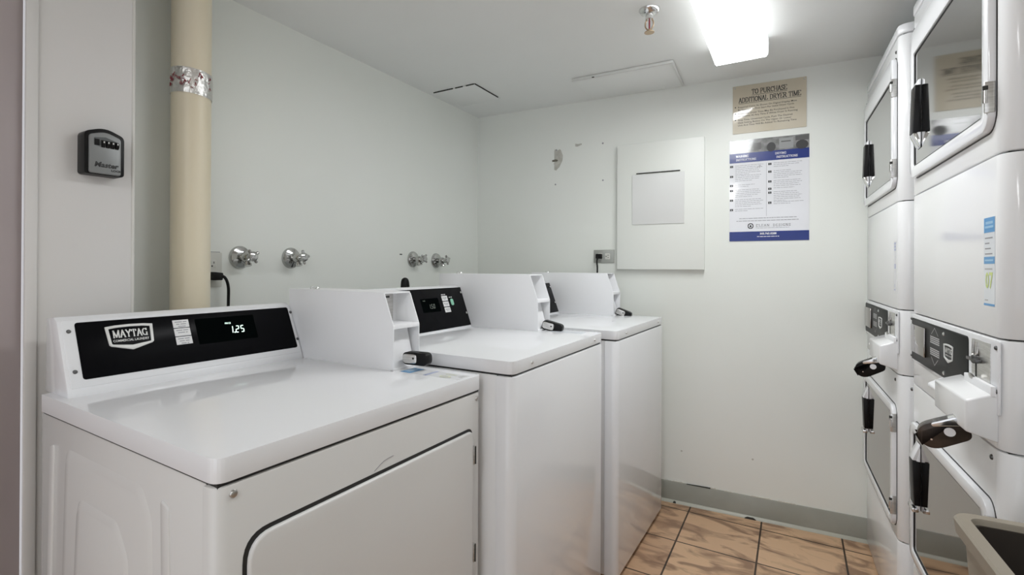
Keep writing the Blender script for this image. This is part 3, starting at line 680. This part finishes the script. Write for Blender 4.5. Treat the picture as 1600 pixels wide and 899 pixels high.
# washer supply faucets
def faucet(y, z, rot, label):
    T = thing('wall_faucet', label, 'faucet', (0, y, z), 0, 'chrome supply valves on the left wall')
    MB().lathe([(.040, .0), (.040, .004), (.036, .011), (.022, .016), (.014, .018)], (0, 0, 0), (1, 0, 0), 32).build('escutcheon', fchrome, T)
    b_ = MB(); b_.cyl((.010, 0, 0), (.072, 0, 0), .0115); b_.lathe([(.013, 0), (.017, .004), (.017, .020), (.012, .028)], (.028, 0, 0), (1, 0, 0), 20)
    b_.cyl((.038, 0, 0), (.048, 0, -.024), .0095, .0095); b_.lathe([(.0125, 0), (.0125, .008)], (.0465, 0, -.022), (.35, 0, -1), 16)
    b_.build('valve_body', fchrome, T)
    h = MB(); h.lathe([(.009, 0), (.016, .004), (.018, .010), (.016, .016), (.009, .019)], (.066, 0, .002), (1, 0, .1), 24)
    for k in range(4):
        t = R(rot+90*k); h.lathe([(.0055, .010), (.0055, .024), (.003, .027)], (.075, 0, .003), (0, math.cos(t), math.sin(t)), 10)
    h.build('cross_handle', fchrome, T)
    return T
faucet(-1.547, 1.209, 35, 'chrome faucet nearest the cream pipe, leftmost of the four')
faucet(-1.339, 1.2105, 10, 'chrome faucet above the near dryer coin vault, second from the pipe')
faucet(-.616, 1.2175, 50, 'chrome faucet third from the pipe, left one of the far pair')
faucet(-.423, 1.2135, 20, 'chrome faucet nearest the room corner, last of the four')
def duplex(parent, Mx, m_):
    for yy in (-.0195, .0195):
        f = MB().panel(roundpoly([(-.0165, yy-.0135), (.0165, yy-.0135), (.0165, yy+.0135), (-.0165, yy+.0135)], .006), 'z', .003, .0068, .0008).build('receptacle', m_, parent, Mx)
        s_ = MB(); s_.box((-.0075, yy+.000, .006), (-.0050, yy+.009, .0072)); s_.box((.0050, yy+.001, .006), (.0072, yy+.008, .0072)); s_.cyl((0, yy-.007, .006), (0, yy-.007, .0072), .0027, seg=10)
        s_.build('socket_slots', darkhole, f)
O1 = thing('power_outlet', 'white duplex outlet with a painted plate beside the cream pipe', 'outlet', (0, -1.648, 1.166))
MB().panel(rr(-.035, -.0575, .035, .0575, .003), 'x', 0, .005, .0015).build('wall_plate', platem, O1)
duplex(O1, basis((0, 1, 0), (0, 0, 1), (0, 0, 0)), platem)
MB().box((0, -.030, .0585), (.0012, .030, .0605)).build('paint_gap', greyink, O1)
C1 = thing('plugged_cable', 'black plug and cord hanging from the outlet beside the cream pipe', 'cord', (.007, -1.648, 1.146))
MB().prism(roundpoly([(-.016, -.014), (.018, -.014), (.020, .010), (-.014, .014)], .005), 'x', 0, .032, .004).build('plug', rubber, C1)
MB().tube([(.022, .008, .004), (.034, .024, -.006), (.036, .034, -.035), (.034, .036, -.08), (.034, .034, -.16), (.034, .03, -.40)], .0048, 10).build('cord', rubber, C1)
ang = math.atan(BK)
O2 = thing('power_outlet', 'steel plated outlet lying sideways on the back wall beside the white panel box', 'outlet', (.774, bw(.774)-.0003, 1.240), ang)
MB().panel(rr(-.0555, -.035, .0555, .035, .002), 'y', 0, -.005, .0015).build('wall_plate', platesteel, O2)
duplex(O2, basis((0, 0, 1), (1, 0, 0), (0, 0, 0)) @ Matrix.Rotation(math.pi, 4, 'Y') if False else basis((0, 0, -1), (1, 0, 0), (0, 0, 0)), platem)
C2 = thing('plugged_cable', 'black plug and cord dropping from the sideways outlet behind the corner washer', 'cord', (.752, bw(.752)-.0075, 1.240), ang)
MB().prism(roundpoly([(-.015, -.013), (.016, -.013), (.016, .013), (-.015, .013)], .005), 'y', 0, -.026, .004).build('plug', rubber, C2)
MB().tube([(-.002, -.022, -.006), (-.006, -.032, -.025), (-.004, -.030, -.060), (-.004, -.030, -.11), (-.002, -.026, -.30)], .0042, 10).build('cord', rubber, C2)
# hose loop peeking over the middle washer's console
tag(MB().tube([(.335, -1.072, .80), (.335, -1.072, 1.00), (.335, -1.070, 1.105), (.335, -1.064, 1.124), (.335, -1.056, 1.112), (.335, -1.052, 1.05), (.335, -1.052, .80)], .0125, 14).build('drain_hose', rubber), 'short black hose bend peeking above the middle washer console', 'hose')
# breaker panel
x0, x1, z0, z1, th = .849, 1.271, 1.171, 1.823, .030
xc = (x0+x1)/2
E_ = thing('electrical_panel', 'white painted breaker panel box on the back wall', 'electrical panel', (xc, bw(xc), z0), ang)
hw = (x1-x0)/2
MB().panel(rr(-hw, 0, hw, z1-z0, .002), 'y', .0, -th, .003).build('panel_cover', wallp, E_)
def ex(x): return x-xc
pd = MB().panel(rr(ex(.927), .231, ex(1.180), .487, .002), 'y', -th+.001, -th-.005, .0012).build('panel_door', mat('panel_door_paint', (.75, .76, .745), .4), E_)
MB().box((ex(.948), -th-.0045, .4915), (ex(1.160), -th+.001, .4965)).build('door_slot', darkhole, E_)
m = MB()
for a_, b_ in ((.24, .27), (.47, .53), (.60, .64)): m.prism([(ex(x0)+a_*.42, z1-z0-.001), (ex(x0)+b_*.42, z1-z0-.001), (ex(x0)+b_*.42-.004, z1-z0+.004), (ex(x0)+a_*.42+.006, z1-z0+.003)], 'y', -.012, 0)
m.build('chipped_caulk', greyink, E_)
# dryer time sign
SG = thing('wall_sign', 'aged cream sign reading to purchase additional dryer time', 'sign', (1.5425, bw(1.5425)-.0005, 1.936), ang)
sg = MB().panel(rr(-.150, -.114, .150, .114, .002), 'y', 0, -.003, .0005).build('sign_board', signm, SG)
SM = basis((1, 0, 0), (0, 0, 1), (0, -.0034, 0))
m = MB(); w_ = serif_text(m, 'TO PURCHASE', .0235, .002, .067, .74, .02, .17, .07); quad(m, -w_/2+.002, .0615, w_/2+.002, .0632)
w_ = serif_text(m, 'ADDITIONAL DRYER TIME', .0235, .002, .032, .74, .0, .17, .07); quad(m, -w_/2+.002, .0265, w_/2+.002, .0282)
y_ = .013
lines = [('Required Coins As Shown On Digital Display Must', 1), ('Be Inserted At First Start For Initial Dryer Cycle', 0), None,
         ('Additional Dryer Time May Be Purchased In Five', 1), ('Increments At Any Time If White Dryer Is Running', 0), None,
         ('Stop Time, Unwanted Cycle, Push The Desired', 1), ('Heat Setting Button On The Upper Or Lower', 0), ('Unit And Time Will Be Added To Remaining Time', 0)]
for ln_ in lines:
    if ln_ is None: y_ -= .005; continue
    add_text(m, ln_[0], .0108, -.128, y_-.005, bold=.00005, sx=1.08)
    if ln_[1]: quad(m, -.141, y_-.003, -.136, y_+.002)
    y_ -= .0128
me_w = max(v.co.x for v in m.bm.verts)
m.build('sign_lettering', ink, sg, SM, smooth=False)
for sx in (-1, 1): MB().lathe([(.004, 0), (.003, .003)], (sx*.141, -.0028, .105), (0, -1, 0), 10).build('pin', steel, SG)
# instruction poster
PO = thing('instruction_poster', 'glossy washing and drying instructions poster with blue bands', 'poster', (1.5415, bw(1.5415)-.0005, 1.549), ang)
ps = MB().panel(rr(-.162, -.241, .162, .241, .001), 'y', 0, -.0015, 0).build('poster_sheet', posterw, PO)
PM = lambda o=.0: basis((1, 0, 0), (0, 0, 1), (0, -.0018-o, 0))
def pq(name, m_, rects, o=0):
    for rct in rects:
        mm = MB(); quad(mm, *rct); mm.build(name, m_, ps, PM(o), smooth=False)
pq('poster_photo', photo1, [(-.162, .176, .162, .241)])
pq('poster_photo_washers', photo3, [(-.150, .186, -.108, .232), (-.100, .180, -.086, .236), (.044, .184, .100, .232)], .0002)
pq('poster_photo_panels', photo2, [(-.155, .234, -.06, .240), (.052, .214, .090, .219), (.108, .215, .16, .236), (-.060, .190, -.03, .222)], .0004)
mm = MB(); polyf(mm, arc(.134, .195, .024, .021, 0, 360, 20)); polyf(mm, arc(.012, .196, .018, .022, 0, 360, 20)); mm.build('poster_photo_drum', ink, ps, PM(.0006), smooth=False)
pq('poster_band', blue, [(-.162, .1335, .162, .178)], .0006); pq('poster_foot_band', blue, [(-.162, -.241, .162, -.196)], .0003)
mm = MB()
serif_text(mm, 'WASHING', .0100, -.108, .1590, .98, .02, .17, .09); serif_text(mm, 'INSTRUCTIONS', .0100, -.092, .1420, .98, .02, .17, .09)
serif_text(mm, 'DRYING', .0100, .050, .1590, .98, .02, .17, .09); serif_text(mm, 'INSTRUCTIONS', .0100, .075, .1420, .98, .02, .17, .09)
mm.build('heading_lettering', posterw, ps, PM(.0009), smooth=False); mm = MB()
add_text(mm, '303.765.0288', .0125, .0, -.211, 'CENTER', .0004); bars(mm, -.045, .045, -.222, .003, 3)
mm.build('footer_lettering', posterw, ps, PM(.0009), smooth=False)
mm = MB(); nums = MB(); tl = MB()
Lr = [(.118, [1, .8, .9, .85, .9, .5]), (.070, [.95, .9, .85, .6]), (.026, [.7, .5]), (.002, [.85, .9, .9, .8, .6]), (-.044, [.95, 1, .9, .95, .6]), (-.090, [1, .45])]
Rr = [(.118, [.95, .85, .5]), (.082, [.6, .95, .9, .95, .5]), (.036, [.9, .95, .85, .9]), (.002, [.7]), (-.016, [.8, .85, .95, .9, .9, .4]), (-.063, [1, .6])]
for k, (col, xo) in enumerate(((Lr, -.160), (Rr, .000))):
    for i, (yy, ws) in enumerate(col):
        quad(mm, xo, yy-.006, xo+.0135, yy+.004); add_text(nums, str(i+1), .0095, xo+.0068, yy-.0042, 'CENTER')
        for j, w_ in enumerate(ws): bars(tl, xo+.022, xo+.022+.118*w_, yy+.001-j*.0082, .0018, i*7+j+k*50)
bars(tl, -.120, .115, -.135, .0028, 71); bars(tl, -.132, .125, -.147, .0028, 72); bars(tl, -.045, .085, -.181, .0016, 73)
quad(tl, -.0075, -.125, -.0065, .125)
for k in range(5): quad(tl, -.044+k*.004, .106+(k % 2)*.003, -.041+k*.004, .116-(abs(k-2))*.003)
mm.build('number_squares', ink, ps, PM(.0003), smooth=False); nums.build('numbers', posterw, ps, PM(.0006), smooth=False); tl.build('instruction_lines', greyink, ps, PM(.0003), smooth=False)
mm = MB(); serif_text(mm, 'CLEAN', .0115, -.022, -.174, 1.0, .22, .10, .05); serif_text(mm, 'DESIGNS', .0115, .055, -.174, 1.0, .22, .10, .05)
stroke(mm, arc(-.072, -.170, .0105, .0115, 0, 360, 20), .003); polyf(mm, roundpoly([(-.076, -.176), (-.068, -.176), (-.069, -.168), (-.072, -.163), (-.075, -.168)], .001)); quad(mm, -.0485, -.182, -.0478, -.160)
mm.build('poster_dark_lettering', ink, ps, PM(.0003), smooth=False)
# key lock box
KX = .200
KB = thing('key_lock_box', 'black and grey combination key lock box on the pale wall beside the door', 'lock box', (KX, -2.043, 1.447))
base = MB().prism(roundpoly([(-.041, -.052), (.041, -.052), (.041, .046), (0, .062), (-.041, .046)], [.008, .008, .014, .05, .014], 6), 'x', 0, .038, .006, 3).build('case', rubber, KB)
door_ = MB().panel(roundpoly([(-.033, -.050), (.033, -.050), (.033, .040), (0, .052), (-.033, .040)], [.006, .006, .010, .04, .010], 6), 'x', .036, .0425, .003).build('face_plate', lockg, KB)
MB().panel(roundpoly([(-.024, .018), (.026, .014), (.026, .030), (0, .038), (-.024, .034)], .003), 'x', .0420, .0430, .0).build('dial_window', mat('dial_window_grey', (.10, .11, .11), .35), door_)
MB().box((.0425, -.023, .016), (.0436, -.013, .031)).build('shutter_tab', rubber, door_)
for k in range(4):
    dd_ = MB().cyl((.0405, -.009+k*.0095, .0215), (.0405, -.0025+k*.0095, .0215), .009, seg=18).build('number_dial', rubber, door_)
    MB().box((.0494, -.0072+k*.0095, .0225), (.0500, -.0045+k*.0095, .0265)).build('dial_digit', badge_m, dd_)
m = MB(); add_text(m, 'Master', .0165, 0, 0, 'CENTER', .0006, 1.05); 
for v in m.bm.verts: v.co.x += v.co.y*.2
m.build('face_lettering', ink, door_, basis((0, 1, 0), (0, 0, 1), (.0429, .001, -.034)), smooth=False)
m = MB(); add_text(m, 'LOCK', .0065, 0, 0, 'CENTER', .0004, 1.2); m.build('face_lettering', ink, door_, basis((0, 1, 0), (0, 0, 1), (.0429, .022, -.042)), smooth=False)

# ================================================================== ON THE CEILING
m_side = diff.copy(); m_side.name = 'fixture_diffuser_side'; m_side.node_tree.nodes['Principled BSDF'].inputs['Emission Strength'].default_value = LAMP*.15
def fixture(xc_, y0, y1, m_, label):
    T = thing('ceiling_light', label, 'light fixture', (xc_, (y0+y1)/2, H), 0)
    L = (y1-y0)/2; w = .098
    MB().box((-w+.012, -L+.004, -.022), (w-.012, L-.004, -.0005), .002).build('housing', enamel, T)
    prof = roundpoly([(-w, -.020), (-w+.002, -.068), (-w+.008, -.076), (w-.008, -.076), (w-.002, -.068), (w, -.020)], [.001, .003, .005, .005, .003, .001], 4)
    df_ = MB().prism(prof, 'y', -L+.016, L-.016).build('diffuser', m_, T)
    df_.data.materials.append(m_side)
    for f in df_.data.polygons:
        if abs(f.normal.x) > .6 or f.normal.z > .5: f.material_index = 1
    for s_ in (-1, 1):
        a_, b_ = sorted((s_*(L-.017), s_*L)); MB().prism([(x*1.01, z-.001) for x, z in prof], 'y', a_, b_, .002).build('end_cap', mat('frosted_end_cap', (.78, .79, .78), .35), T)
    return T
fixture(1.460, -1.53, -.305, diff, 'long fluorescent ceiling light with white wraparound diffuser above the aisle')
fixture(1.460, -4.0, -2.78, diff2, 'added unseen ceiling light behind the camera, fill for the foreground')  # fill fixture added out of view to light the foreground
SP = thing('fire_sprinkler', 'chrome and brass fire sprinkler head hanging from the ceiling', 'sprinkler', (1.208, -.776, H))
MB().lathe([(.036, 0), (.036, -.003), (.030, -.012), (.020, -.018), (.014, -.019)], (0, 0, 0)).build('escutcheon', chrome, SP)
MB().lathe([(.012, -.016), (.012, -.030), (.015, -.031), (.015, -.036), (.010, -.038)], (0, 0, 0), seg=18).build('fitting', chrome, SP)
m = MB()
for s_ in (-1, 1): m.tube([(s_*.006, 0, -.034), (s_*.013, 0, -.044), (s_*.013, 0, -.060), (s_*.004, 0, -.074)], .0026, 8)
m.cyl((0, 0, -.070), (0, 0, -.080), .005); m.build('frame_arms', brass, SP)
MB().cyl((0, 0, -.036), (0, 0, -.070), .0028, seg=10).build('glass_bulb', redink, SP)
m = MB(); m.lathe([(.006, -.078), (.017, -.080), (.017, -.082), (.006, -.0815)], (0, 0, 0), seg=20)
m.build('deflector', brass, SP)
A1 = thing('access_panel', 'small square ceiling access panel with a cracked dark edge near the left wall', 'access panel', (.17, -.365, H))
MB().box((-.128, -.128, -.004), (.120, .128, -.0003), .0015).build('panel_board', ceilp, A1)
m = MB(); m.box((-.132, -.134, -.0046), (-.01, -.129, -.0002)); m.box((.005, -.133, -.0046), (.05, -.129, -.0002)); m.box((.07, -.133, -.0046), (.118, -.128, -.0002))
m.box((.1205, -.13, -.0046), (.1245, .10, -.0002)); m.build('edge_crack', darkhole, A1)
A2 = thing('access_panel', 'wide ceiling access panel with a pale raised lip above the breaker box', 'access panel', (.955, -.13, H))
MB().prism([(-.23, -.165), (.228, -.148), (.216, .17), (-.23, .13)], 'z', -.009, -.0003, .002).build('panel_board', ceilp, A2)
m = MB(); m.prism([(-.23, -.178), (.234, -.160), (.228, -.147), (-.23, -.164)], 'z', -.014, -.0003, .003); m.prism([(.228, -.160), (.238, -.158), (.225, .165), (.215, .165)], 'z', -.014, -.0003, .003)
m.build('panel_lip', mat('lip_paint', (.74, .75, .73), .4), A2)
MB().box((-.125, -.180, -.0150), (-.115, -.172, -.013)).build('chip', darkhole, A2)

# ================================================================== BIN
bx, by, bz = 1.893, -1.385, .750
BI = thing('trash_bin', 'taupe plastic trash bin with thick rim in front of the near stacked dryer', 'trash bin', (bx+.17, by-.27, 0), R(2.5))
hw, hl = .17, .27
def tub(m, t):
    bm = bmesh.new(); rings = []
    def loop(hx, hy, z, rad): return [bm.verts.new((x, y, z)) for x, y in rr(-hx, -hy, hx, hy, rad, 6)]
    spec = [(hw-.055, hl-.055, 0, .03), (hw-.012, hl-.012, bz-.03, .03), (hw-.002, hl-.002, bz-.026, .03), (hw, hl, bz-.004, .03), (hw-.003, hl-.003, bz, .028), (hw-.020, hl-.020, bz, .018), (hw-.022, hl-.022, bz-.004, .017), (hw-.062, hl-.062, .01, .02)]
    for s_ in spec: rings.append(loop(*s_))
    k = len(rings[0])
    for a_, b_ in zip(rings, rings[1:]):
        for i in range(k): bm.faces.new((a_[i], a_[(i+1) % k], b_[(i+1) % k], b_[i]))
    bm.faces.new(rings[0][::-1]); bm.faces.new(rings[-1])
    m._add(bm)
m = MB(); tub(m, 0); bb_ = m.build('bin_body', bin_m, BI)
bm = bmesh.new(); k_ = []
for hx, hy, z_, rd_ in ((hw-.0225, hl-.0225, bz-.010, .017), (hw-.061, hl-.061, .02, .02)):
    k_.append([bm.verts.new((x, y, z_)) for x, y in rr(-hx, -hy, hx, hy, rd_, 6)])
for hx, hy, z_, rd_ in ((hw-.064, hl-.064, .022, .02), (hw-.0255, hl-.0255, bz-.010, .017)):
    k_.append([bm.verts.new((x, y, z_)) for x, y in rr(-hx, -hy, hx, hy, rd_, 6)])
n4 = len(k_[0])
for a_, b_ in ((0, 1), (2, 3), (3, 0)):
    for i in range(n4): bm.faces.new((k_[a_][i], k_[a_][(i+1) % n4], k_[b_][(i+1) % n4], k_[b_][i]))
m = MB(); m._add(bm); m.build('inner_shell_dark', mat('bin_inside_brown', (.035, .026, .02), .6), BI)  # brown-black shell added over the inner walls to darken the inside
MB().box((-hw+.005, hl-.03, .585), (-hw+.07, hl+.030, .617), .012, 4).build('bin_handle', mat('pale_handle_plastic', (.50, .49, .43), .45), BI)
bag = MB(); bmx = bmesh.new(); bmesh.ops.create_icosphere(bmx, subdivisions=4, radius=1)
for v in bmx.verts:
    q_ = v.co.copy(); k = 1+.07*math.sin(q_.x*7+q_.y*5)+.05*math.sin(q_.z*11+q_.y*9)
    v.co = Vector((max(-.108, min(.108, q_.x*.12*k)), max(-.20, min(.20, q_.y*.24*k)), .33+max(-.30, q_.z*.34*k)))
bag._add(bmx); bo = bag.build('trash_bag', bag_m, ang=80); bo.location = (bx+.17, by-.27, .012); bo.rotation_euler = (0, 0, R(2.5))
tag(bo, 'crumpled black trash bag inside the taupe bin', 'trash bag')
